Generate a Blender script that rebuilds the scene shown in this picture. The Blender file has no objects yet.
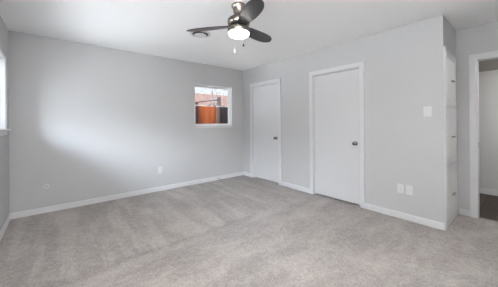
import bpy, bmesh, math, random
from mathutils import Vector, Matrix
random.seed(7)
S = bpy.context.scene
C = S.collection
PI = math.pi

# ---------------------------------------------------------------- camera
cd = bpy.data.cameras.new('camera')
cam = bpy.data.objects.new('camera', cd)
C.objects.link(cam)
Rv = Vector((0.77039346, -0.63753553, -0.00650802))
Uv = Vector((0.00460341, -0.00464514, 0.99997862))
Fv = Vector((0.63755213, 0.77040695, 0.00064375))
M = Matrix((Rv, Uv, -Fv)).transposed().to_4x4()
M.translation = Vector((-3.3728, -4.2925, 1.2371))
cam.matrix_world = M
cd.sensor_width = 36
cd.lens = 232.757 / 498 * 36
cd.shift_y = -(143.5 - 121.9) / 498
cd.clip_start = 0.02
S.camera = cam

# ---------------------------------------------------------------- world, sun, exposure
SKY_DIM = 0.95        # sky over the fence
SKY_BRIGHT = 72     # extra sky brightness added on the window side to light the room
SUN = 24
FILL_LIGHT = 130          # added fill light behind the camera, bounced off ceiling and rear wall
LENS = 9
EXPOSURE = 0.2
S.view_settings.view_transform = 'Standard'
S.view_settings.look = 'None'
S.view_settings.gamma = 1
S.view_settings.use_curve_mapping = False
S.view_settings.exposure = EXPOSURE
try:
    S.cycles.max_bounces = 16
    S.cycles.diffuse_bounces = 10
    S.cycles.transparent_max_bounces = 12
    S.cycles.use_denoising = True
    S.cycles.sample_clamp_indirect = 60
except Exception:
    pass
W = bpy.data.worlds.new('sky')
S.world = W
W.use_nodes = True
nt = W.node_tree
nt.nodes.clear()
tc = nt.nodes.new('ShaderNodeTexCoord')
sep = nt.nodes.new('ShaderNodeSeparateXYZ')
nt.links.new(tc.outputs['Generated'], sep.inputs[0])
def wrange(src, a, b, c, d):
    q = nt.nodes.new('ShaderNodeMapRange')
    q.interpolation_type = 'SMOOTHSTEP'
    for k, v in zip(('From Min', 'From Max', 'To Min', 'To Max'), (a, b, c, d)): q.inputs[k].default_value = v
    nt.links.new(src, q.inputs['Value'])
    return q.outputs[0]
def wmath(op, a, b):
    q = nt.nodes.new('ShaderNodeMath')
    q.operation = op
    for k, v in enumerate((a, b)):
        if isinstance(v, (int, float)): q.inputs[k].default_value = v
        else: nt.links.new(v, q.inputs[k])
    return q.outputs[0]
vd = nt.nodes.new('ShaderNodeVectorMath')
vd.operation = 'DOT_PRODUCT'
vd.inputs[1].default_value = (-0.46, -0.888, 0)
nt.links.new(tc.outputs['Generated'], vd.inputs[0])
side = wrange(vd.outputs['Value'], 0.55, 0.85, 0.0, SKY_BRIGHT)       # brightened side of the sky, aimed at the back wall
low = wmath('MULTIPLY', wrange(sep.outputs['Z'], 0.80, 0.60, 0.0, 1.0), wrange(sep.outputs['Z'], 0.12, 0.42, 0.06, 1.0))   # bright band above the horizon, set to light the room
strength = wmath('ADD', wmath('MULTIPLY', side, low), SKY_DIM)
ramp = nt.nodes.new('ShaderNodeValToRGB')
ramp.color_ramp.elements[0].position = 0.0
ramp.color_ramp.elements[0].color = (0.95, 0.965, 1.0, 1)
ramp.color_ramp.elements[1].position = 0.8
ramp.color_ramp.elements[1].color = (0.62, 0.76, 1.0, 1)
nt.links.new(sep.outputs['Z'], ramp.inputs[0])
bg = nt.nodes.new('ShaderNodeBackground')
nt.links.new(ramp.outputs[0], bg.inputs['Color'])
nt.links.new(strength, bg.inputs['Strength'])
wo = nt.nodes.new('ShaderNodeOutputWorld')
nt.links.new(bg.outputs[0], wo.inputs[0])

sd = bpy.data.lights.new('sun', 'SUN')
sd.energy = SUN
sd.angle = math.radians(1.5)
sd.color = (1.0, 0.97, 0.93)
sun = bpy.data.objects.new('sun', sd)
C.objects.link(sun)
el = math.radians(60)
to_sun = Vector((-0.954 * math.cos(el), -0.3 * math.cos(el), math.sin(el)))
sun.rotation_euler = to_sun.to_track_quat('Z', 'Y').to_euler()
sun.location = (-14, -8, 14)

fd = bpy.data.lights.new('added_fill_light', 'AREA')  # added fill light, no such source in the room
fd.shape = 'DISK'
fd.size = 0.5
fd.energy = FILL_LIGHT
fd.color = (1.0, 1.0, 1.0)
fill_lamp = bpy.data.objects.new('added_fill_light', fd)
C.objects.link(fill_lamp)
fill_lamp.location = (-2.9, -3.95, 1.75)
fill_lamp.rotation_euler = Vector((0.1, 0.62, -0.78)).to_track_quat('Z', 'Y').to_euler()

# ---------------------------------------------------------------- materials
def new_mat(name):
    m = bpy.data.materials.new(name)
    m.use_nodes = True
    n = m.node_tree
    return m, n, n.nodes['Principled BSDF']

def mat(name, col, rough=0.5, metal=0.0, bump=0.0, scale=60.0, var=0.0, spec=0.5, coat=0.0, vscale=6.0):
    m, n, b = new_mat(name)
    b.inputs['Base Color'].default_value = (*col, 1)
    b.inputs['Roughness'].default_value = rough
    b.inputs['Metallic'].default_value = metal
    b.inputs['Specular IOR Level'].default_value = spec
    b.inputs['Coat Weight'].default_value = coat
    g = n.nodes.new('ShaderNodeNewGeometry')
    if var:
        nz = n.nodes.new('ShaderNodeTexNoise')
        nz.inputs['Scale'].default_value = vscale
        nz.inputs['Detail'].default_value = 4
        n.links.new(g.outputs['Position'], nz.inputs['Vector'])
        r = n.nodes.new('ShaderNodeMix')
        r.data_type = 'RGBA'
        r.inputs['A'].default_value = (*[max(0, c * (1 - var)) for c in col], 1)
        r.inputs['B'].default_value = (*[min(1, c * (1 + var)) for c in col], 1)
        n.links.new(nz.outputs['Fac'], r.inputs['Factor'])
        n.links.new(r.outputs['Result'], b.inputs['Base Color'])
    if bump:
        nz = n.nodes.new('ShaderNodeTexNoise')
        nz.inputs['Scale'].default_value = scale
        nz.inputs['Detail'].default_value = 3
        n.links.new(g.outputs['Position'], nz.inputs['Vector'])
        bp = n.nodes.new('ShaderNodeBump')
        bp.inputs['Strength'].default_value = bump
        bp.inputs['Distance'].default_value = 0.002
        n.links.new(nz.outputs['Fac'], bp.inputs['Height'])
        n.links.new(bp.outputs[0], b.inputs['Normal'])
    return m

WALL = mat('wall_paint', (0.49, 0.49, 0.493), 0.75, bump=0.25, scale=220, var=0.012, vscale=3)
CEIL = mat('ceiling_paint', (0.88, 0.88, 0.88), 0.9, bump=0.5, scale=160)
TRIM = mat('trim_paint', (0.62, 0.62, 0.63), 0.35, var=0.01)
DOORP = mat('door_paint', (0.585, 0.585, 0.595), 0.4, bump=0.08, scale=80, var=0.01)
PLATE = mat('plate_plastic', (0.62, 0.62, 0.625), 0.3, var=0.01)
DARK = mat('dark_slot', (0.015, 0.014, 0.013), 0.6, var=0.1)
NICKEL = mat('brushed_nickel', (0.31, 0.275, 0.24), 0.28, 1.0, var=0.08, vscale=30)
KNOBM = mat('satin_nickel', (0.30, 0.29, 0.28), 0.25, 1.0, var=0.05)
BLADE = mat('blade_finish', (0.045, 0.043, 0.046), 0.33, 0.0, var=0.25, vscale=14, spec=0.55)
BLADE_EDGE = mat('blade_edge', (0.03, 0.027, 0.026), 0.4, var=0.1)
CHAIN = mat('chain_metal', (0.75, 0.74, 0.72), 0.3, 1.0, var=0.05)
FOBW = mat('clear_white_fob', (0.85, 0.85, 0.85), 0.15, var=0.02)
FOBD = mat('dark_fob', (0.10, 0.08, 0.07), 0.3, 0.6, var=0.1)
CABP = mat('cabinet_paint', (0.70, 0.70, 0.70), 0.4, var=0.01)
VINYL = mat('window_vinyl', (0.82, 0.83, 0.84), 0.35, var=0.01)
CONC = mat('concrete_yard', (0.74, 0.74, 0.74), 0.9, bump=0.4, scale=20, var=0.2, vscale=1.2)
BRICK_WALL = mat('outer_siding', (0.04, 0.026, 0.023), 0.8, var=0.1)
ROOFT = mat('tan_roof', (0.050, 0.029, 0.024), 0.9, bump=0.6, scale=8, var=0.5, spec=0.1, vscale=2.2)
BARK = mat('bark', (0.07, 0.05, 0.045), 0.9, bump=0.6, scale=30, var=0.3)
LEAF = mat('dry_leaf', (0.04, 0.035, 0.035), 0.8, var=0.4, vscale=9)
POLE = mat('dark_iron', (0.010, 0.009, 0.009), 0.9, 0.0, var=0.2, spec=0.1)

def fence_mat(name, c1, c2, pitch=0.145):
    m, n, b = new_mat(name)
    g = n.nodes.new('ShaderNodeNewGeometry')
    mp = n.nodes.new('ShaderNodeMapping')
    mp.inputs['Scale'].default_value = (1 / pitch, 0.01, 0.35)
    n.links.new(g.outputs['Position'], mp.inputs['Vector'])
    w = n.nodes.new('ShaderNodeTexNoise')
    w.inputs['Scale'].default_value = 1.0
    w.inputs['Detail'].default_value = 5
    n.links.new(mp.outputs[0], w.inputs['Vector'])
    r = n.nodes.new('ShaderNodeValToRGB')
    r.color_ramp.elements[0].position = 0.3
    r.color_ramp.elements[0].color = (*c1, 1)
    r.color_ramp.elements[1].position = 0.7
    r.color_ramp.elements[1].color = (*c2, 1)
    n.links.new(w.outputs['Fac'], r.inputs[0])
    n.links.new(r.outputs[0], b.inputs['Base Color'])
    b.inputs['Roughness'].default_value = 0.9
    b.inputs['Specular IOR Level'].default_value = 0.1
    return m
FENCE = fence_mat('cedar_fence', (0.080, 0.0135, 0.003), (0.135, 0.034, 0.009))
GATE = fence_mat('weathered_gate', (0.007, 0.0042, 0.005), (0.018, 0.010, 0.011))

def carpet_mat():
    m, n, b = new_mat('carpet_pile')
    L = n.links.new
    N = n.nodes.new
    g = N('ShaderNodeNewGeometry')
    pos = g.outputs['Position']
    def noise(scale, detail, vec=None, rough=0.6):
        z = N('ShaderNodeTexNoise')
        z.inputs['Scale'].default_value = scale
        z.inputs['Detail'].default_value = detail
        z.inputs['Roughness'].default_value = rough
        L(vec or pos, z.inputs['Vector'])
        return z.outputs['Fac']
    def mth(op, a, bb, c=None):
        z = N('ShaderNodeMath')
        z.operation = op
        for i, v in enumerate((a, bb, c)):
            if v is None: continue
            if isinstance(v, (int, float)): z.inputs[i].default_value = v
            else: L(v, z.inputs[i])
        return z.outputs[0]
    def rng(v, a, bb, c, d, smooth=True):
        z = N('ShaderNodeMapRange')
        if smooth: z.interpolation_type = 'SMOOTHSTEP'
        L(v, z.inputs['Value'])
        for k, q in zip(('From Min', 'From Max', 'To Min', 'To Max'), (a, bb, c, d)):
            z.inputs[k].default_value = q
        return z.outputs[0]
    sp = N('ShaderNodeSeparateXYZ')
    L(pos, sp.inputs[0])
    # brushed strokes along y in the back half, along x in the front
    def stretched(sx, sy, scale, rot=0.0):
        mp = N('ShaderNodeMapping')
        mp.inputs['Scale'].default_value = (sx, sy, 1)
        mp.inputs['Rotation'].default_value = (0, 0, rot)
        L(pos, mp.inputs['Vector'])
        return noise(scale, 3, mp.outputs[0])
    strokes = rng(stretched(3.6, 0.45, 1.5, 0.12), 0.44, 0.60, -1, 1)
    strokes2 = rng(stretched(0.8, 2.4, 1.6, 0.3), 0.40, 0.64, -1, 1)
    wob = mth('MULTIPLY', mth('SUBTRACT', noise(1.3, 2), 0.5), 0.25)
    yy = mth('ADD', sp.outputs['Y'], wob)
    back = rng(yy, -1.98, -1.90, 0, 1)
    # the seam of the vacuum's last pass: a soft darker line
    line = mth('MULTIPLY', rng(mth('ABSOLUTE', mth('ADD', yy, 1.94), 0), 0.0, 0.10, 1, 0), rng(sp.outputs['X'], -1.2, -1.9, 0, 1))
    patches = rng(noise(2.6, 5, None, 0.65), 0.38, 0.62, -1, 1)
    clumps = rng(noise(17, 4, None, 0.7), 0.35, 0.66, -1, 1)
    tuft = rng(noise(60, 3, None, 0.75), 0.33, 0.67, -1, 1)
    v = mth('MULTIPLY', mth('ADD', mth('MULTIPLY', strokes, back), mth('MULTIPLY', strokes2, mth('SUBTRACT', 1.0, back))), 0.11)
    v = mth('ADD', v, mth('MULTIPLY', patches, 0.075))
    v = mth('ADD', v, mth('MULTIPLY', clumps, 0.10))
    v = mth('ADD', v, mth('MULTIPLY', tuft, 0.20))
    v = mth('ADD', v, mth('MULTIPLY', back, 0.05))
    v = mth('SUBTRACT', v, mth('MULTIPLY', line, 0.17))
    v = mth('ADD', v, 1.0)
    vm = N('ShaderNodeVectorMath')
    vm.operation = 'SCALE'
    hue = N('ShaderNodeMix')
    hue.data_type = 'RGBA'
    hue.inputs['A'].default_value = (0.305, 0.277, 0.254, 1)
    hue.inputs['B'].default_value = (0.312, 0.271, 0.254, 1)
    L(noise(1.1, 2), hue.inputs['Factor'])
    L(hue.outputs['Result'], vm.inputs[0])
    L(v, vm.inputs['Scale'])
    L(vm.outputs[0], b.inputs['Base Color'])
    b.inputs['Roughness'].default_value = 1.0
    b.inputs['Specular IOR Level'].default_value = 0.1
    b.inputs['Sheen Weight'].default_value = 0.25
    b.inputs['Sheen Roughness'].default_value = 0.6
    bp = N('ShaderNodeBump')
    bp.inputs['Strength'].default_value = 0.8
    bp.inputs['Distance'].default_value = 0.012
    L(mth('ADD', noise(130, 3, None, 0.7), mth('MULTIPLY', clumps, 0.3)), bp.inputs['Height'])
    L(bp.outputs[0], b.inputs['Normal'])
    return m
CARPET = carpet_mat()

def plank_mat():
    m, n, b = new_mat('dark_planks')
    g = n.nodes.new('ShaderNodeNewGeometry')
    br = n.nodes.new('ShaderNodeTexBrick')
    br.inputs['Scale'].default_value = 1
    br.inputs['Brick Width'].default_value = 1.1
    br.inputs['Row Height'].default_value = 0.16
    br.inputs['Mortar Size'].default_value = 0.003
    br.inputs['Color1'].default_value = (0.085, 0.068, 0.057, 1)
    br.inputs['Color2'].default_value = (0.12, 0.10, 0.085, 1)
    br.inputs['Mortar'].default_value = (0.04, 0.03, 0.025, 1)
    n.links.new(g.outputs['Position'], br.inputs['Vector'])
    mp = n.nodes.new('ShaderNodeMapping')
    mp.inputs['Scale'].default_value = (2, 18, 1)
    n.links.new(g.outputs['Position'], mp.inputs['Vector'])
    nz = n.nodes.new('ShaderNodeTexNoise')
    nz.inputs['Scale'].default_value = 3
    nz.inputs['Detail'].default_value = 5
    n.links.new(mp.outputs[0], nz.inputs['Vector'])
    mx = n.nodes.new('ShaderNodeMix')
    mx.data_type = 'RGBA'
    mx.blend_type = 'MULTIPLY'
    mx.inputs['Factor'].default_value = 0.5
    n.links.new(br.outputs['Color'], mx.inputs['A'])
    n.links.new(nz.outputs['Color'], mx.inputs['B'])
    n.links.new(mx.outputs['Result'], b.inputs['Base Color'])
    b.inputs['Roughness'].default_value = 0.6
    b.inputs['Specular IOR Level'].default_value = 0.15
    return m
PLANK = plank_mat()

def glass_mat():
    m = bpy.data.materials.new('window_glass')
    m.use_nodes = True
    n = m.node_tree
    n.nodes.clear()
    t = n.nodes.new('ShaderNodeBsdfTransparent')
    t.inputs[0].default_value = (0.96, 0.975, 0.97, 1)
    gl = n.nodes.new('ShaderNodeBsdfGlossy')
    gl.inputs['Roughness'].default_value = 0.02
    fr = n.nodes.new('ShaderNodeFresnel')
    fr.inputs['IOR'].default_value = 1.3
    mx = n.nodes.new('ShaderNodeMixShader')
    n.links.new(fr.outputs[0], mx.inputs[0])
    n.links.new(t.outputs[0], mx.inputs[1])
    n.links.new(gl.outputs[0], mx.inputs[2])
    o = n.nodes.new('ShaderNodeOutputMaterial')
    n.links.new(mx.outputs[0], o.inputs[0])
    return m
GLASS = glass_mat()

def lens_mat():
    m, n, b = new_mat('lit_frosted_lens')
    b.inputs['Base Color'].default_value = (0.9, 0.9, 0.88, 1)
    b.inputs['Emission Color'].default_value = (1.0, 0.97, 0.92, 1)
    b.inputs['Emission Strength'].default_value = LENS
    return m
LENSM = lens_mat()

# ---------------------------------------------------------------- mesh helpers
def obj(name, bm, m, parent=None, smooth=False, bevel=0.0, kind=None):
    me = bpy.data.meshes.new(name)
    bmesh.ops.recalc_face_normals(bm, faces=bm.faces)
    bm.to_mesh(me)
    bm.free()
    for mm in (m if isinstance(m, (list, tuple)) else [m]):
        me.materials.append(mm)
    if smooth:
        for f in me.polygons: f.use_smooth = True
    o = bpy.data.objects.new(name, me)
    C.objects.link(o)
    if parent: o.parent = parent
    if bevel:
        md = o.modifiers.new('bevel', 'BEVEL')
        md.width = bevel
        md.segments = 2
        md.limit_method = 'ANGLE'
        md.angle_limit = math.radians(40)
    if kind: o['kind'] = kind
    return o

def bx(bm, x0, x1, y0, y1, z0, z1, mi=0):
    vs = [bm.verts.new(p) for p in ((x0,y0,z0),(x1,y0,z0),(x1,y1,z0),(x0,y1,z0),(x0,y0,z1),(x1,y0,z1),(x1,y1,z1),(x0,y1,z1))]
    for q in ((0,3,2,1),(4,5,6,7),(0,1,5,4),(1,2,6,5),(2,3,7,6),(3,0,4,7)):
        f = bm.faces.new([vs[i] for i in q])
        f.material_index = mi
    return vs

def box(name, x0, x1, y0, y1, z0, z1, m, parent=None, bevel=0.0, kind=None):
    bm = bmesh.new()
    bx(bm, x0, x1, y0, y1, z0, z1)
    return obj(name, bm, m, parent, bevel=bevel, kind=kind)

def lathe(bm, prof, n=40, axis='z', at=(0,0,0), mi=0):
    rings = []
    for r, h in prof:
        ring = []
        for k in range(n):
            a = 2 * PI * k / n
            if axis == 'z': p = (r*math.cos(a), r*math.sin(a), h)
            elif axis == 'x': p = (h, r*math.cos(a), r*math.sin(a))
            else: p = (r*math.cos(a), h, r*math.sin(a))
            ring.append(bm.verts.new(Vector(p) + Vector(at)))
        rings.append(ring)
    for a, b in zip(rings, rings[1:]):
        for k in range(n):
            f = bm.faces.new((a[k], a[(k+1) % n], b[(k+1) % n], b[k]))
            f.material_index = mi
    for ring in (rings[0], rings[-1]):
        try:
            f = bm.faces.new(ring)
            f.material_index = mi
        except ValueError:
            pass

def tube(bm, pts, r0, r1=None, n=8):
    r1 = r0 if r1 is None else r1
    pts = [Vector(p) for p in pts]
    rings = []
    for i, p in enumerate(pts):
        d = (pts[min(i+1, len(pts)-1)] - pts[max(i-1, 0)]).normalized()
        u = d.orthogonal().normalized()
        if i: 
            u = (pu - d * pu.dot(d)).normalized()
        pu = u
        v = d.cross(u)
        r = r0 + (r1 - r0) * i / max(1, len(pts)-1)
        rings.append([bm.verts.new(p + (u*math.cos(2*PI*k/n) + v*math.sin(2*PI*k/n))*r) for k in range(n)])
    for a, b in zip(rings, rings[1:]):
        for k in range(n): bm.faces.new((a[k], a[(k+1) % n], b[(k+1) % n], b[k]))
    bm.faces.new(rings[0]); bm.faces.new(rings[-1])

def empty(name, loc, label=None, cat=None, group=None, kind=None):
    o = bpy.data.objects.new(name, None)
    C.objects.link(o)
    o.location = loc
    o.empty_display_size = 0.05
    if label: o['label'] = label
    if cat: o['category'] = cat
    if group: o['group'] = group
    if kind: o['kind'] = kind
    return o

def wall(name, axis, c0, c1, u0, u1, z0, z1, holes, m):
    """a wall slab with rectangular openings; axis = the axis it is thick along"""
    us = sorted({u0, u1, *[h[0] for h in holes], *[h[1] for h in holes]})
    zs = sorted({z0, z1, *[h[2] for h in holes], *[h[3] for h in holes]})
    def solid(i, j):
        if i < 0 or j < 0 or i >= len(us)-1 or j >= len(zs)-1: return False
        uc, zc = (us[i]+us[i+1])/2, (zs[j]+zs[j+1])/2
        return not any(h[0] < uc < h[1] and h[2] < zc < h[3] for h in holes)
    bm = bmesh.new()
    cache = {}
    def v(c, u, z):
        k = (c, u, z)
        if k not in cache: cache[k] = bm.verts.new((c, u, z) if axis == 'x' else (u, c, z))
        return cache[k]
    for i in range(len(us)-1):
        for j in range(len(zs)-1):
            if not solid(i, j): continue
            a, b, c, d = us[i], us[i+1], zs[j], zs[j+1]
            for cc in (c0, c1): bm.faces.new((v(cc,a,c), v(cc,b,c), v(cc,b,d), v(cc,a,d)))
            if not solid(i-1, j): bm.faces.new((v(c0,a,c), v(c1,a,c), v(c1,a,d), v(c0,a,d)))
            if not solid(i+1, j): bm.faces.new((v(c0,b,c), v(c1,b,c), v(c1,b,d), v(c0,b,d)))
            if not solid(i, j-1): bm.faces.new((v(c0,a,c), v(c0,b,c), v(c1,b,c), v(c1,a,c)))
            if not solid(i, j+1): bm.faces.new((v(c0,a,d), v(c0,b,d), v(c1,b,d), v(c1,a,d)))
    return obj(name, bm, m, kind='structure')

# ---------------------------------------------------------------- room shell
H = 2.44
XL, YR, D, YB = -3.846, -3.668, 0.735, -4.80     # left wall, outer corner, recess depth, rear wall
T = 0.12
XH = 2.20                                        # far wall of the hall
W1 = (-0.268, -2.10, 1.17, 2.03)                  # left window y1,y0,z0,z1
W2 = (-1.235, -0.325, 1.165, 2.015)              # back window x0,x1,z0,z1
W3 = (-2.75, -4.45, 1.17, 2.03)                  # unseen second left window, added for fill light
D1 = (-1.1425, -0.3375)                          # door openings in y
D2 = (-2.735, -1.9300)
D3 = (-4.66, -3.852)

box('floor', XL, D + 0.03, YB, 0, -0.06, 0, CARPET, kind='structure')
box('floor_hall', D + 0.03, XH, -5.9, -2.6, -0.06, -0.004, PLANK, kind='structure')
box('ceiling', XL - T, XH + T, -6.0, T, H, H + 0.1, CEIL, kind='structure')
wall('wall_back', 'y', 0, T, XL - T, D + T, -0.1, H, [(W2[0], W2[1], W2[2], W2[3])], WALL)
wall('wall_left', 'x', XL - T, XL, YB - T, 0, -0.1, H, [(W1[1], W1[0], W1[2], W1[3]), (W3[1], W3[0], W3[2], W3[3])], WALL)
wall('wall_right', 'x', 0, T, YR, 0, -0.06, H, [(D1[0], D1[1], -0.06, 2.03), (D2[0], D2[1], -0.06, 2.03)], WALL)
wall('wall_rear', 'y', YB - T, YB, XL, D, -0.06, H, [], WALL)
wall('wall_recess', 'x', D, D + T, -6.0, 0, -0.06, H, [(D3[0], D3[1], -0.06, 2.02)], WALL)
# the return above and beside the built-in cabinet
wall('wall_return', 'y', YR, YR + T, T, D, -0.06, H, [(T, 0.645, 0.02, 2.06)], WALL)
wall('wall_hall_front', 'y', -6.0, -5.9, D + T, XH, -0.06, H, [], WALL)
HALLP = mat('hall_wall_paint', (0.60, 0.60, 0.61), 0.7, bump=0.2, scale=200)
wall('wall_hall', 'x', XH, XH + T, -6.0, -2.6, -0.06, H, [], HALLP)
wall('wall_hall_end', 'y', -2.6, -2.48, D + T, XH + T, -0.06, H, [], WALL)
box('ceiling_hall', D + T, XH, -5.9, -2.6, 2.065, 2.16, mat('hall_ceiling_shade', (0.42, 0.40, 0.375), 0.9, bump=0.3, scale=160), kind='structure')  # shade of the dim hall is put into this darker ceiling colour

# eaves and ground outside
EAVE = mat('soffit_paint', (0.35, 0.33, 0.30), 0.8, var=0.05)
box('roof_eave', XL - T - 0.80, XL - T, -6.2, 0.75, 2.20, 2.34, EAVE, kind='structure')
box('roof_eave', XL - T, XH + 5.0, T, 0.75, 2.30, 2.42, EAVE, kind='structure')
box('roof_eave', XL - T, XH + 5.0, -6.15, YB - T, 2.20, 2.34, EAVE, kind='structure')
bm = bmesh.new()
v = [bm.verts.new(q) for q in ((-4.76, -6.2, 2.56), (7.2, -6.2, 2.56), (7.2, 0.75, 2.56), (-4.76, 0.75, 2.56), (-1.6, -2.7, 4.1), (7.2, -2.7, 4.1))]
for q in ((0, 1, 5, 4), (2, 3, 4, 5), (0, 4, 3), (1, 2, 5), (0, 3, 2, 1)): bm.faces.new([v[i] for i in q])
obj('roof', bm, mat('shingles', (0.2, 0.18, 0.17), 0.9, bump=0.5, scale=12, var=0.2), kind='structure')  # unseen roof, run long to keep bright sky off the fence
box('ground', -16, 22, -14, 26, -0.35, -0.15, CONC, kind='structure')

# ---------------------------------------------------------------- baseboards
def baseboard(name, pts, h=0.078, t=0.013, side=1):
    """pts: polyline along the wall foot; the board stands on its left side (side=1)"""
    bm = bmesh.new()
    prof = [(0, 0), (t, 0), (t, h - 0.014), (t * 0.45, h), (0, h)]
    P = [Vector((x, y)) for x, y in pts]
    rows = []
    for i, p in enumerate(P):
        ds = []
        if i: ds.append((P[i] - P[i-1]).normalized())
        if i < len(P)-1: ds.append((P[i+1] - P[i]).normalized())
        ns = [Vector((-d.y, d.x)) * side for d in ds]
        nn = ns[0] if len(ns) == 1 else (ns[0] + ns[1]) / (1 + ns[0].dot(ns[1]))
        rows.append([bm.verts.new((p.x + nn.x*a, p.y + nn.y*a, z)) for a, z in prof])
    for a, b in zip(rows, rows[1:]):
        for k in range(5): bm.faces.new((a[k], a[(k+1) % 5], b[(k+1) % 5], b[k]))
    bm.faces.new(rows[0]); bm.faces.new(rows[-1])
    return obj(name, bm, TRIM, kind='structure')
CW = 0.0575
baseboard('baseboard_back', [(0, 0), (XL, 0)])
baseboard('baseboard_left', [(XL, -0.013), (XL, YB + 0.013)])
baseboard('baseboard_right', [(0, D1[1] + CW), (0, -0.013)])
baseboard('baseboard_right', [(0, D2[1] + CW), (0, D1[0] - CW)])
baseboard('baseboard_right', [(0, YR), (0, D2[0] - CW)])
baseboard('baseboard_recess', [(D, -3.795), (D, YR - 0.022)])
baseboard('baseboard_rear', [(XL, YB), (D, YB)])
baseboard('baseboard_hall', [(XH, -5.9), (XH, -2.62)], h=0.09)

# ---------------------------------------------------------------- doors
def casing_x(parent, xw, y0, y1, ztop, cw=CW, t=0.018, jamb=T, label=None):
    bm = bmesh.new()
    r = 0.006
    for a, b in ((y0 - cw, y0 + r), (y1 - r, y1 + cw)):
        bx(bm, xw - t, xw, a, b, 0, ztop - r)
        # raised outer band of the casing profile
        o0, o1 = (a, a + 0.018) if a < y0 - r else (b - 0.018, b)
        bx(bm, xw - t - 0.004, xw - t, o0, o1, 0, ztop + cw)
    bx(bm, xw - t, xw, y0 - cw, y1 + cw, ztop - r, ztop + cw)
    bx(bm, xw - t - 0.004, xw - t, y0 - cw + 0.018, y1 + cw - 0.018, ztop + cw - 0.018, ztop + cw)
    o = obj('door_casing', bm, TRIM, parent, bevel=0.002)
    bm = bmesh.new()
    bx(bm, xw, xw + jamb, y0, y0 + 0.018, 0, ztop)
    bx(bm, xw, xw + jamb, y1 - 0.018, y1, 0, ztop)
    bx(bm, xw, xw + jamb, y0 + 0.018, y1 - 0.018, ztop - 0.018, ztop)
    obj('door_jamb', bm, TRIM, parent)

def knob(parent, x, y, z):
    bm = bmesh.new()
    # rose, neck and rounded knob along -x
    lathe(bm, [(0.0, 0.0), (0.032, 0.0), (0.033, -0.004), (0.029, -0.010), (0.014, -0.013), (0.011, -0.028),
               (0.016, -0.034), (0.025, -0.042), (0.0285, -0.052), (0.026, -0.061), (0.016, -0.067), (0.0, -0.069)], 24, 'x')
    bmesh.ops.remove_doubles(bm, verts=bm.verts, dist=1e-5)
    o = obj('door_knob', bm, KNOBM, parent, smooth=True)
    o.location = (x, y, z)

def hinge(parent, x, y, z):
    bm = bmesh.new()
    for k in range(5):
        lathe(bm, [(0.0065, z + k*0.018), (0.0065, z + k*0.018 + 0.017)], 10, 'z', (x, y, 0))
    lathe(bm, [(0.004, z - 0.004), (0.004, z + 0.095)], 10, 'z', (x, y, 0))
    obj('hinge', bm, TRIM, parent)

def door(name, yo, label):
    e = empty(name, (0, 0, 0), label, 'door', kind='structure')
    y0, y1 = yo
    casing_x(e, 0, y0, y1, 2.03)
    xf = 0.006
    bm = bmesh.new()
    bx(bm, xf, xf + 0.035, y0 + 0.022, y1 - 0.023, 0.028, 2.03 - 0.028)
    obj('door_slab', bm, DOORP, e, bevel=0.002)
    bm = bmesh.new()                      # the stop the slab closes against
    bx(bm, xf + 0.037, xf + 0.05, y0 + 0.018, y0 + 0.03, 0, 2.012)
    bx(bm, xf + 0.037, xf + 0.05, y1 - 0.03, y1 - 0.018, 0, 2.012)
    bx(bm, xf + 0.037, xf + 0.05, y0 + 0.03, y1 - 0.03, 2.0, 2.012)
    obj('door_stop', bm, TRIM, e)
    knob(e, xf, y0 + 0.075, 0.915)
    for z in (0.17, 0.96, 1.78): hinge(e, -0.002, y1 - 0.020, z)
    return e
door('door_1', D1, 'narrow plain white closet door nearest the back corner')
door('door_2', D2, 'plain white flush door in the middle of the right wall')
# doorway to the hall: casing and jamb, the leaf is swung out of sight
e = empty('door_3', (0, 0, 0), 'white cased open doorway to the hall right of the built-in cabinet', 'doorway', kind='structure')
casing_x(e, D, D3[0], D3[1], 2.02)
bm = bmesh.new()
bx(bm, D + 0.035, D + 0.062, D3[1] - 0.0195, D3[1] - 0.018, 0.89, 0.96)
o = obj('strike_plate', bm, KNOBM, e)
box('trim_1', D + 0.02, D + 0.055, D3[0] + 0.018, D3[1] - 0.018, -0.004, 0.004, mat('threshold_strip', (0.2, 0.17, 0.14), 0.5, var=0.1), kind='structure')
# mouldings on the hall wall
box('trim_2', XH - 0.02, XH, -4.95, -2.62, 1.985, 2.065, HALLP, bevel=0.004, kind='structure')
box('trim_3', XH - 0.014, XH, -4.95, -2.62, 1.500, 1.530, HALLP, bevel=0.003, kind='structure')

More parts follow.
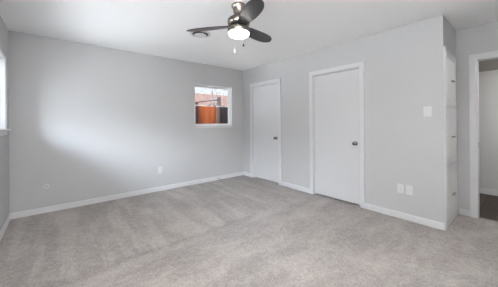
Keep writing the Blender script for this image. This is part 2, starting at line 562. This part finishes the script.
# ---------------------------------------------------------------- windows
def window_y(name, x0, x1, z0, z1, yf, label):
    """window in the back wall (thick along y); glass plane near y = yf"""
    e = empty(name, (0, 0, 0), label, 'window', kind='structure')
    zm = z0 + (z1 - z0) * 0.50
    f = 0.022
    bm = bmesh.new()                       # liner
    for a in ((x0, x0 + 0.008, z0, z1), (x1 - 0.008, x1, z0, z1), (x0, x1, z1 - 0.008, z1)):
        bx(bm, a[0], a[1], -0.004, T, a[2], a[3])
    obj('window_jamb', bm, VINYL, e)
    bm = bmesh.new()
    x0i, x1i = x0 + 0.008, x1 - 0.008
    for a in ((x0i, x0i + f, z0, z1 - 0.008), (x1i - f, x1i, z0, z1 - 0.008), (x0i + f, x1i - f, z1 - 0.008 - f, z1 - 0.008), (x0i + f, x1i - f, z0, z0 + f)):
        bx(bm, a[0], a[1], yf - 0.02, yf + 0.02, a[2], a[3])
    obj('window_frame', bm, VINYL, e, bevel=0.002)
    a0, a1 = x0i + f, x1i - f
    for (b0, b1, dy) in ((z0 + f, zm + 0.012, -0.012), (zm - 0.012, z1 - 0.008 - f, 0.008)):
        w = 0.020
        bm = bmesh.new()
        for q in ((a0, a0 + w, b0, b1), (a1 - w, a1, b0, b1), (a0 + w, a1 - w, b0, b0 + w), (a0 + w, a1 - w, b1 - w, b1)):
            bx(bm, q[0], q[1], yf + dy - 0.008, yf + dy + 0.008, q[2], q[3])
        s = obj('window_sash', bm, VINYL, e, bevel=0.0015)
        bm = bmesh.new()
        bx(bm, a0 + w, a1 - w, yf + dy - 0.002, yf + dy + 0.002, b0 + w, b1 - w)
        obj('glass_pane', bm, GLASS, s)
    box('window_sill', x0 - 0.02, x1 + 0.02, -0.03, yf - 0.02, z0 - 0.02, z0, TRIM, e, bevel=0.003)
    box('sill_apron', x0 - 0.01, x1 + 0.01, -0.012, 0.0, z0 - 0.045, z0 - 0.02, TRIM, e, bevel=0.002)
    bm = bmesh.new()
    bx(bm, (x0+x1)/2 - 0.03, (x0+x1)/2 + 0.03, yf - 0.036, yf - 0.022, zm + 0.012, zm + 0.022)
    obj('sash_lock', bm, VINYL, e)
    return e
window_y('window_1', W2[0], W2[1], W2[2], W2[3], 0.085, 'small two-sash window in the back wall looking onto an orange fence')

def window_x(name, y1, y0, z0, z1, label):
    """window in the left wall (thick along x)"""
    e = empty(name, (0, 0, 0), label, 'window', kind='structure')
    xf = XL - 0.080
    zm = z0 + (z1 - z0) * 0.57
    t = 0.012
    bm = bmesh.new()
    cw = 0.012
    for a in ((y0 - cw, y0, z0, z1), (y1, y1 + cw, z0, z1), (y0 - cw, y1 + cw, z1, z1 + cw)):
        bx(bm, XL, XL + t, a[0], a[1], a[2], a[3])
    obj('window_casing', bm, TRIM, e, bevel=0.002)
    bm = bmesh.new()
    for a in ((y0, y0 + 0.01, z0, z1), (y1 - 0.01, y1, z0, z1), (y0 + 0.01, y1 - 0.01, z1 - 0.01, z1)):
        bx(bm, XL - T, XL, a[0], a[1], a[2], a[3])
    obj('window_jamb', bm, VINYL, e)
    f = 0.016
    y0i, y1i, z1i = y0 + 0.01, y1 - 0.01, z1 - 0.01
    bm = bmesh.new()
    for a in ((y0i, y0i + f, z0, z1i), (y1i - f, y1i, z0, z1i), (y0i + f, y1i - f, z1i - f, z1i), (y0i + f, y1i - f, z0, z0 + f)):
        bx(bm, xf - 0.025, xf + 0.025, *a)
    obj('window_frame', bm, VINYL, e, bevel=0.002)
    a0, a1 = y0i + f, y1i - f
    for (b0, b1, dx) in ((z0 + f, zm + 0.015, 0.012), (zm - 0.015, z1i - f, -0.010)):
        w = 0.022
        bm = bmesh.new()
        for q in ((a0, a0 + w, b0, b1), (a1 - w, a1, b0, b1), (a0 + w, a1 - w, b0, b0 + w), (a0 + w, a1 - w, b1 - w, b1)):
            bx(bm, xf + dx - 0.01, xf + dx + 0.01, *q)
        s = obj('window_sash', bm, VINYL, e, bevel=0.0015)
        bm = bmesh.new()
        bx(bm, xf + dx - 0.002, xf + dx + 0.002, a0 + w, a1 - w, b0 + w, b1 - w)
        obj('glass_pane', bm, GLASS, s)
    box('window_sill', xf + 0.02, XL + 0.045, y0 - 0.05, y1 + 0.05, z0 - 0.022, z0, TRIM, e, bevel=0.004)
    box('sill_apron', XL, XL + 0.013, y0 - 0.035, y1 + 0.035, z0 - 0.065, z0 - 0.022, TRIM, e, bevel=0.002)
    return e
window_x('window_2', *W1, 'bright white-framed window in the left wall by the back corner')
window_x('window_3_added', *W3, 'unseen white-framed window added in the left wall for fill light')
# daylight portals: guide the sky light through the openings (they give no light themselves)
def portal(name, loc, rot, sx, sy):
    ld = bpy.data.lights.new(name, 'AREA')
    ld.shape = 'RECTANGLE'
    ld.size, ld.size_y = sx, sy
    ld.cycles.is_portal = True
    o = bpy.data.objects.new(name, ld)
    C.objects.link(o)
    o.location = loc
    o.rotation_euler = rot
for nme, w_ in (('window_portal', W1), ('window_portal', W3)):
    portal(nme, (XL - T - 0.01, (w_[0] + w_[1]) / 2, (w_[2] + w_[3]) / 2), (0, -PI / 2, 0), w_[3] - w_[2], w_[0] - w_[1])
portal('window_portal', ((W2[0] + W2[1]) / 2, T + 0.01, (W2[2] + W2[3]) / 2), (-PI / 2, 0, 0), W2[1] - W2[0], W2[3] - W2[2])


# ---------------------------------------------------------------- built-in cabinet
cab = empty('linen_cabinet', (0.33, YR, 0), 'tall white built-in cabinet with three stacked doors beside the hall doorway', 'cabinet')
def cpart(name, bm, m, parent=cab, **k):
    if parent is cab:
        for v in bm.verts: v.co -= Vector((0.33, YR, 0))
    return obj(name, bm, m, parent, **k)
zd = ((0.105, 0.700), (0.745, 1.375), (1.420, 2.030))
bm = bmesh.new()
X0, X1, YF = 0.006, 0.66, YR - 0.010
bx(bm, X0, X0 + 0.058, YF, YR - 0.0005, 0.0, 2.085)
bx(bm, X1 - 0.05, X1, YF, YR - 0.0005, 0.0, 2.085)
bx(bm, X0, X0 + 0.012, YF - 0.006, YF, 0.0, 2.085)
bx(bm, X0 + 0.046, X0 + 0.054, YF - 0.004, YF, 0.0, 2.085)
bx(bm, X0 + 0.012, X1, YF - 0.006, YF, 2.070, 2.085)
for a, b in ((0.0, 0.10), (0.70, 0.745), (1.375, 1.42), (2.035, 2.085)):
    bx(bm, X0 + 0.058, X1 - 0.05, YF + 0.004, YR - 0.0005, a, b)
cpart('face_frame', bm, TRIM, bevel=0.002)
bm = bmesh.new()
bx(bm, T + 0.008, 0.635, YR + 0.01, YR + 0.50, 0.03, 0.05)
bx(bm, T + 0.008, 0.635, YR + 0.01, YR + 0.50, 2.03, 2.05)
bx(bm, T + 0.008, T + 0.024, YR + 0.01, YR + 0.50, 0.05, 2.03)
bx(bm, 0.62, 0.635, YR + 0.01, YR + 0.50, 0.05, 2.03)
bx(bm, T + 0.024, 0.62, YR + 0.485, YR + 0.50, 0.05, 2.03)
for z in (0.72, 1.39): bx(bm, T + 0.024, 0.62, YR + 0.01, YR + 0.485, z, z + 0.018)
cpart('cabinet_carcass', bm, TRIM)
for z0, z1 in zd:
    bm = bmesh.new()
    dx0, dx1 = X0 + 0.060, X1 - 0.038
    y0, y1 = YF - 0.006, YF - 0.0005
    w = 0.06
    bx(bm, dx0, dx0 + w, y0, y1, z0 - 0.008, z1 + 0.008)
    bx(bm, dx1 - w, dx1, y0, y1, z0 - 0.008, z1 + 0.008)
    bx(bm, dx0 + w, dx1 - w, y0, y1, z0 - 0.008, z0 + w)
    bx(bm, dx0 + w, dx1 - w, y0, y1, z1 - w, z1 + 0.008)
    bx(bm, dx0 + w, dx1 - w, y1 - 0.001, y1, z0 + w, z1 - w)
    bx(bm, dx0 + w + 0.03, dx1 - w - 0.03, y0 + 0.001, y1 - 0.001, z0 + w + 0.03, z1 - w - 0.03)
    dr = cpart('cabinet_door', bm, CABP, bevel=0.002)
    hb = bmesh.new()
    hz = {0.105: 0.345, 0.745: 1.04, 1.420: 1.72}[z0]
    hx = 0.37
    hy = y0
    tube(hb, [(hx - 0.04, hy, hz), (hx - 0.04, hy - 0.014, hz), (hx - 0.03, hy - 0.020, hz), (hx + 0.03, hy - 0.020, hz), (hx + 0.04, hy - 0.014, hz), (hx + 0.04, hy, hz)], 0.007, n=10)
    lathe(hb, [(0.010, hy - 0.003), (0.010, hy)], 12, 'y', (hx - 0.04, 0, hz))
    lathe(hb, [(0.010, hy - 0.003), (0.010, hy)], 12, 'y', (hx + 0.04, 0, hz))
    for v in hb.verts: v.co -= Vector((0.33, YR, 0))
    obj('cabinet_handle', hb, KNOBM, dr, smooth=True)
    for hzz in (z0 + 0.07, z1 - 0.07):
        q = bmesh.new()
        lathe(q, [(0.005, hzz - 0.02), (0.005, hzz + 0.02)], 8, 'z', (dx0 - 0.004, y0 + 0.006, 0))
        for v in q.verts: v.co -= Vector((0.33, YR, 0))
        obj('hinge', q, TRIM, dr)

# ---------------------------------------------------------------- wall plates
def plate_geo(bm, w=0.072, h=0.117, t=0.006):
    bx(bm, -w/2, w/2, -t, 0, -h/2, h/2)

def wall_plate(name, label, cat, loc, rz, style, group=None):
    e = empty(name, loc, label, cat, group)
    e.rotation_euler = (0, 0, rz)
    bm = bmesh.new()
    plate_geo(bm, 0.080 if style == 'switch' else 0.072)
    obj('cover_plate', bm, PLATE, e, bevel=0.003)
    if style == 'duplex':
        for s in (-1, 1):
            bm = bmesh.new()
            bx(bm, -0.017, 0.017, -0.009, -0.0065, s*0.0195 - 0.0145, s*0.0195 + 0.0145)
            r = obj('receptacle', bm, PLATE, e, bevel=0.003)
            bm = bmesh.new()
            for q in (-0.007, 0.007): bx(bm, q - 0.0012, q + 0.0012, -0.0096, -0.009, s*0.0195 - 0.001, s*0.0195 + 0.008)
            lathe(bm, [(0.0024, -0.0096), (0.0024, -0.009)], 10, 'y', (0, 0, s*0.0195 - 0.008))
            obj('slot', bm, DARK, r)
    elif style == 'decora':
        bm = bmesh.new()
        bx(bm, -0.0165, 0.0165, -0.009, -0.0065, -0.033, 0.033)
        r = obj('receptacle', bm, mat('receptacle_plastic', (0.64, 0.64, 0.65), 0.3, var=0.01), e, bevel=0.002)
        bm = bmesh.new()
        for s in (-1, 1):
            for q in (-0.006, 0.006): bx(bm, q - 0.0012, q + 0.0012, -0.0096, -0.009, s*0.017 + 0.0, s*0.017 + 0.008)
            lathe(bm, [(0.0022, -0.0096), (0.0022, -0.009)], 10, 'y', (0, 0, s*0.017 - 0.007))
        obj('slot', bm, DARK, r)
    elif style == 'switch':
        bm = bmesh.new()
        vs = bx(bm, -0.0165, 0.0165, -0.012, -0.0065, -0.033, 0.033)
        for v in vs:
            if v.co.y < -0.01 and v.co.z < 0: v.co.y = -0.008
        obj('rocker', bm, PLATE, e, bevel=0.0015)
    if style != 'switch' or True:
        for z in ((-0.048, 0.048) if style != 'duplex' else (0,)):
            bm = bmesh.new()
            lathe(bm, [(0.003, -0.0072), (0.003, -0.006)], 10, 'y', (0, 0, z))
            obj('screw', bm, PLATE, e)
    return e
wall_plate('power_outlet', 'white duplex outlet low on the back wall below and left of the window', 'outlet', (-1.927, -0.0004, 0.372), 0, 'duplex')
wall_plate('power_outlet', 'white outlet low on the right wall, beside the blank cover plate', 'outlet', (-0.0004, -3.236, 0.380), -PI/2, 'decora')
wall_plate('blank_plate', 'blank white cover plate low on the right wall between outlet and cabinet', 'cover plate', (-0.0004, -3.333, 0.380), -PI/2, 'blank')
wall_plate('light_switch', 'white rocker light switch high on the right wall near the outer corner', 'light switch', (-0.0004, -3.5225, 1.348), -PI/2, 'switch')
e = empty('cable_outlet', (-3.483, -0.0004, 0.36), 'small round cable outlet with a dark hole at the left of the back wall', 'cable outlet')
bm = bmesh.new()
lathe(bm, [(0.0, -0.004), (0.030, -0.004), (0.034, -0.002), (0.035, 0.0), (0.0, 0.0)], 28, 'y')
bmesh.ops.remove_doubles(bm, verts=bm.verts, dist=1e-5)
obj('cover_plate', bm, mat('painted_plate', (0.60, 0.60, 0.59), 0.5, var=0.02), e)
bm = bmesh.new()
lathe(bm, [(0.0, -0.012), (0.006, -0.012), (0.007, -0.0043)], 16, 'y', (0, 0, 0.002))
bmesh.ops.remove_doubles(bm, verts=bm.verts, dist=1e-5)
obj('jack', bm, mat('jack_metal', (0.10, 0.09, 0.08), 0.5, 0.5, var=0.1), e)
# loose end of a cable at the foot of the back wall
e = empty('coaxial_cable', (-0.705, -0.013, 0.035), 'short dark cable end poking out of the back baseboard below the window', 'cable')
bm = bmesh.new()
tube(bm, [(0, 0.002, 0), (0, -0.02, -0.001), (0.015, -0.045, -0.010), (0.045, -0.055, -0.020), (0.075, -0.050, -0.026)], 0.0045, n=8)
obj('cable', bm, mat('cable_jacket', (0.25, 0.24, 0.23), 0.5, var=0.1), e, smooth=True)
bm = bmesh.new()
lathe(bm, [(0.0085, -0.006), (0.0085, 0.0)], 12, 'y')
obj('grommet', bm, DARK, e)

# ---------------------------------------------------------------- ceiling vent
e = empty('ceiling_vent', (-1.86, -1.44, H), 'round white ceiling air vent with dark gaps just past the fan blade', 'vent')
def ring_part(name, prof, m):
    bm = bmesh.new()
    n = 48
    rings = [[bm.verts.new((r*math.cos(2*PI*k/n), r*math.sin(2*PI*k/n), z)) for k in range(n)] for r, z in prof]
    for a, b in zip(rings, rings[1:] + rings[:1]):
        for k in range(n): bm.faces.new((a[k], a[(k+1) % n], b[(k+1) % n], b[k]))
    return obj(name, bm, m, e, smooth=False)
ring_part('vent_flange', [(0.140, -0.0005), (0.138, -0.006), (0.112, -0.012), (0.108, -0.0005)], TRIM)
bm = bmesh.new()
lathe(bm, [(0.107, -0.002), (0.107, -0.0006)], 40)
obj('duct_shade_disc', bm, DARK, e)  # flat dark disc stands in for the shade inside the duct
bm = bmesh.new()
lathe(bm, [(0.0, -0.030), (0.060, -0.031), (0.076, -0.026), (0.081, -0.018), (0.078, -0.016), (0.0, -0.022)], 40)
bmesh.ops.remove_doubles(bm, verts=bm.verts, dist=1e-5)
obj('vent_cone', bm, TRIM, e, smooth=False)
for k in range(3):
    bm = bmesh.new()
    a = 2 * PI * k / 3 + 0.4
    tube(bm, [(0.06*math.cos(a), 0.06*math.sin(a), -0.018), (0.110*math.cos(a), 0.110*math.sin(a), -0.006)], 0.003, n=6)
    obj('spoke', bm, TRIM, e)

# ---------------------------------------------------------------- ceiling fan
FX, FY = -1.924, -2.386
fan = empty('ceiling_fan', (FX, FY, H), 'brushed nickel flush-mount ceiling fan with three dark blades and a lit white lamp', 'ceiling fan')
fz = lambda z: z - H
bm = bmesh.new()
lathe(bm, [(0.0, 0.0), (0.070, 0.0), (0.073, -0.004), (0.073, -0.018), (0.068, -0.024), (0.062, -0.040), (0.055, -0.065), (0.052, -0.090), (0.055, -0.108),
           (0.066, -0.122), (0.080, -0.131), (0.0, -0.131)], 48)
bmesh.ops.remove_doubles(bm, verts=bm.verts, dist=1e-5)
o = obj('mounting_canopy', bm, NICKEL, fan, smooth=True)
bm = bmesh.new()
lathe(bm, [(0.0, -0.1315), (0.082, -0.1315), (0.098, -0.138), (0.110, -0.150), (0.114, -0.166), (0.114, -0.192), (0.110, -0.196), (0.110, -0.201), (0.0, -0.201)], 48)
bmesh.ops.remove_doubles(bm, verts=bm.verts, dist=1e-5)
obj('motor_housing', bm, NICKEL, fan, smooth=True)
bm = bmesh.new()
lathe(bm, [(0.0, -0.238), (0.106, -0.238), (0.112, -0.242), (0.114, -0.250), (0.114, -0.284), (0.110, -0.288), (0.0, -0.288)], 48)
bmesh.ops.remove_doubles(bm, verts=bm.verts, dist=1e-5)
obj('light_ring', bm, NICKEL, fan, smooth=True)
bm = bmesh.new()
lathe(bm, [(0.0, -0.2015), (0.080, -0.2015), (0.080, -0.2375), (0.0, -0.2375)], 40)
bmesh.ops.remove_doubles(bm, verts=bm.verts, dist=1e-5)
obj('rotor', bm, DARK, fan, smooth=False)
bm = bmesh.new()
lathe(bm, [(0.0, -0.2885), (0.107, -0.2885), (0.108, -0.296), (0.105, -0.305), (0.094, -0.317), (0.075, -0.326), (0.045, -0.332), (0.0, -0.334)], 48)
bmesh.ops.remove_doubles(bm, verts=bm.verts, dist=1e-5)
obj('lamp_lens', bm, LENSM, fan, smooth=True)
def blade(ang):
    n = 22
    bm = bmesh.new()
    r0, r1 = 0.070, 0.573
    rows = []
    pitch = math.radians(-12)
    for i in range(n + 1):
        t = i / n
        r = r0 + (r1 - r0) * t
        # leaf outline: narrow root, broad middle, rounded tip swept to one side
        lead = 0.040 + 0.038 * math.sin(PI * min(1, t * 0.95)) ** 0.8
        trail = 0.036 + 0.042 * math.sin(PI * min(1, t * 0.75)) ** 0.9
        if t > 0.72:
            q = (t - 0.72) / 0.28
            k = math.sqrt(max(0.0, 1 - q ** 2.3))
            lead = lead * k + 0.012 * q * 0
            trail = trail * k
        ys = [-trail, -trail * 0.5, 0, lead * 0.5, lead]
        off = -0.010 * t
        for_row = []
        for zz in (0.003, -0.003):
            for_row.append([bm.verts.new((r, (y + off) * math.cos(pitch) , (y + off) * math.sin(pitch) + zz - 0.010 * t)) for y in ys])
        rows.append(for_row)
    for a, b in zip(rows, rows[1:]):
        for s in (0, 1):
            for k in range(4): bm.faces.new((a[s][k], a[s][k+1], b[s][k+1], b[s][k]))
        for k in (0, 4):
            f = bm.faces.new((a[0][k], b[0][k], b[1][k], a[1][k]))
            f.material_index = 1
    for R_, mi in ((rows[0], 0), (rows[-1], 1)):
        for k in range(4):
            f = bm.faces.new((R_[0][k], R_[0][k+1], R_[1][k+1], R_[1][k]))
            f.material_index = mi
    bmesh.ops.remove_doubles(bm, verts=bm.verts, dist=1e-6)
    o = obj('fan_blade', bm, [BLADE, BLADE_EDGE], fan)
    o.location = (0, 0, -0.216)
    o.rotation_euler = (0, 0, ang)
    return o
# camera-right axis in the room is at -39.6 deg
base = math.atan2(Rv.y, Rv.x)
for a in (171, 52, 292):
    blade(base + math.radians(a))
def pull_chain(off, z1, m_fob, fh):
    bm = bmesh.new()
    z0 = -0.27
    nb = int((z0 - z1) / 0.006)
    tube(bm, [(off[0], off[1], z0), (off[0], off[1], z1)], 0.0020, n=6)
    for k in range(nb):
        bmesh.ops.create_icosphere(bm, subdivisions=1, radius=0.0031, matrix=Matrix.Translation((off[0], off[1], z0 - k * 0.006)))
    c = obj('pull_chain', bm, CHAIN, fan)
    bm = bmesh.new()
    lathe(bm, [(0.001, z1 + 0.004), (0.004, z1), (0.0075, z1 - fh * 0.45), (0.0085, z1 - fh * 0.75), (0.006, z1 - fh * 0.95), (0.0, z1 - fh)], 16, 'z', (off[0], off[1], 0))
    bmesh.ops.remove_doubles(bm, verts=bm.verts, dist=1e-5)
    obj('chain_fob', bm, m_fob, c, smooth=True)
r2, f2 = Vector((Rv.x, Rv.y)), Vector((Fv.x, Fv.y))
p1 = -r2 * 0.036 - f2 * 0.118
p2 = r2 * 0.050 - f2 * 0.108
pull_chain(p1, 1.955 - H, FOBW, 0.045)
pull_chain(p2, 2.005 - H, FOBD, 0.026)

# unseen lamp added to brighten the hall
e = empty('added_hall_lamp', (1.45, -4.7, 2.065), 'unseen round flush lamp added to light the hall beyond the doorway', 'ceiling lamp')
bm = bmesh.new()
lathe(bm, [(0.0, -0.0005), (0.15, -0.0005), (0.15, -0.025), (0.0, -0.025)], 32)
bmesh.ops.remove_doubles(bm, verts=bm.verts, dist=1e-5)
obj('lamp_base', bm, NICKEL, e)
bm = bmesh.new()
lathe(bm, [(0.0, -0.0255), (0.14, -0.0255), (0.142, -0.06), (0.12, -0.10), (0.07, -0.125), (0.0, -0.132)], 32)
bmesh.ops.remove_doubles(bm, verts=bm.verts, dist=1e-5)
hm = LENSM.copy()
hm.node_tree.nodes['Principled BSDF'].inputs['Emission Strength'].default_value = 52
obj('lamp_shade', bm, hm, e, smooth=True)

# ---------------------------------------------------------------- outside the back window
GZ = -0.15
e = empty('wooden_fence', (0.3, 2.2, GZ), 'orange cedar plank fence standing behind the back window', 'fence')
bm = bmesh.new()
x = -1.52
while x < 0.52:
    hgt = 1.93 + random.uniform(-0.012, 0.012)
    bx(bm, x - 0.3, x + 0.136 - 0.3, -0.01, 0.01, 0.03, hgt)
    x += 0.142
obj('board_panel', bm, FENCE, e)
for z in (0.35, 1.05, 1.70):
    bm = bmesh.new()
    bx(bm, -1.9, 0.31, 0.012, 0.05, z, z + 0.085)
    obj('fence_rail', bm, FENCE, e)
for px_ in (-1.86, -0.41):
    bm = bmesh.new()
    bx(bm, px_, px_ + 0.06, -0.06, -0.012, 0, 1.98)
    obj('fence_post', bm, GATE, e)
e = empty('yard_gate', (0.885, 2.2, GZ), 'dark weathered wooden gate at the right end of the orange fence', 'gate')
bm = bmesh.new()
x = -0.27
while x < 0.62:
    bx(bm, x, x + 0.125, -0.012, 0.012, 0.06, 1.90)
    x += 0.131
obj('board_panel', bm, GATE, e)
for z in (0.3, 1.55):
    bm = bmesh.new()
    bx(bm, -0.27, 0.63, 0.013, 0.05, z, z + 0.09)
    obj('gate_rail', bm, GATE, e)
bm = bmesh.new()
bx(bm, -0.27, -0.17, -0.06, -0.013, 0, 2.02)
obj('gate_post', bm, mat('grey_post', (0.055, 0.034, 0.026), 0.9, spec=0.1, var=0.2), e)
# dark post with a long thin arm beyond the fence
e = empty('utility_post', (1.24, 3.0, GZ), 'short dark post with a long thin arm rising beyond the orange fence', 'post')
bm = bmesh.new()
tube(bm, [(0, 0, 0), (0, 0, 2.30)], 0.065, n=14)
obj('post', bm, POLE, e, smooth=True)
bm = bmesh.new()
tube(bm, [(0.05, 0, 2.22), (-0.5, 0, 2.14), (-1.35, 0, 2.01)], 0.018, n=10)
obj('arm', bm, POLE, e, smooth=True)
# neighbour's low house
e = empty('neighbour_house', (6.0, 11.0, GZ), 'low house with a pinkish tan roof behind the fence', 'house')
bm = bmesh.new()
bx(bm, -7, 7, -1.6, 4, 0, 2.35)
obj('house_wall', bm, BRICK_WALL, e)
bm = bmesh.new()
vs = [(-7.6, -2.1, 2.3), (7.6, -2.1, 2.3), (7.6, 4.6, 2.3), (-7.6, 4.6, 2.3), (-7.6, 1.2, 3.65), (7.6, 1.2, 3.65)]
v = [bm.verts.new(q) for q in vs]
for q in ((0, 1, 5, 4), (2, 3, 4, 5), (0, 4, 3), (1, 2, 5), (0, 3, 2, 1)): bm.faces.new([v[i] for i in q])
obj('roof', bm, ROOFT, e)

def tree(name, loc, h, seed, label, leaves):
    rnd = random.Random(seed)
    e = empty(name, loc, label, 'tree', 'trees beyond the fence')
    bm = bmesh.new()
    tips = []
    def grow(p, d, L, r, lev):
        mid = p + d * L * 0.5 + Vector((rnd.uniform(-1, 1), rnd.uniform(-1, 1), rnd.uniform(-0.3, 0.6))) * L * 0.07
        q = p + d * L
        tube(bm, [p, mid, q], r, r * 0.62, n=6 if lev < 2 else 4)
        if lev >= 3:
            tips.append(q)
            return
        if lev >= 2: tips.append(mid)
        for k in range(3 if lev else 4):
            nd = (d + Vector((rnd.uniform(-1, 1), rnd.uniform(-1, 1), rnd.uniform(-0.35, 0.7))) * 0.85).normalized()
            grow(q if k else mid, nd, L * rnd.uniform(0.6, 0.8), r * 0.6, lev + 1)
    grow(Vector((0, 0, 0)), Vector((0.05, 0, 1)).normalized(), h * 0.30, 0.11, 0)
    obj('trunk', bm, BARK, e)
    bm = bmesh.new()
    for t in tips:
        for k in range(leaves):
            c = t + Vector((rnd.gauss(0, 1), rnd.gauss(0, 1), rnd.gauss(0, 1))) * 0.16
            a = Vector((rnd.uniform(-1, 1), rnd.uniform(-1, 1), rnd.uniform(-1, 1))).normalized() * rnd.uniform(0.03, 0.06)
            b = a.orthogonal().normalized() * rnd.uniform(0.02, 0.035)
            bm.faces.new([bm.verts.new(c + s) for s in (-a, b, a, -b)])
    obj('foliage', bm, LEAF, e)
tree('bare_tree', (3.5, 7.0, GZ), 4.4, 3, 'sparse dark-branched tree seen at the right of the upper pane', 9)
tree('bare_tree', (0.6, 6.4, GZ), 4.4, 11, 'sparse dark-branched tree seen at the left of the upper pane', 9)
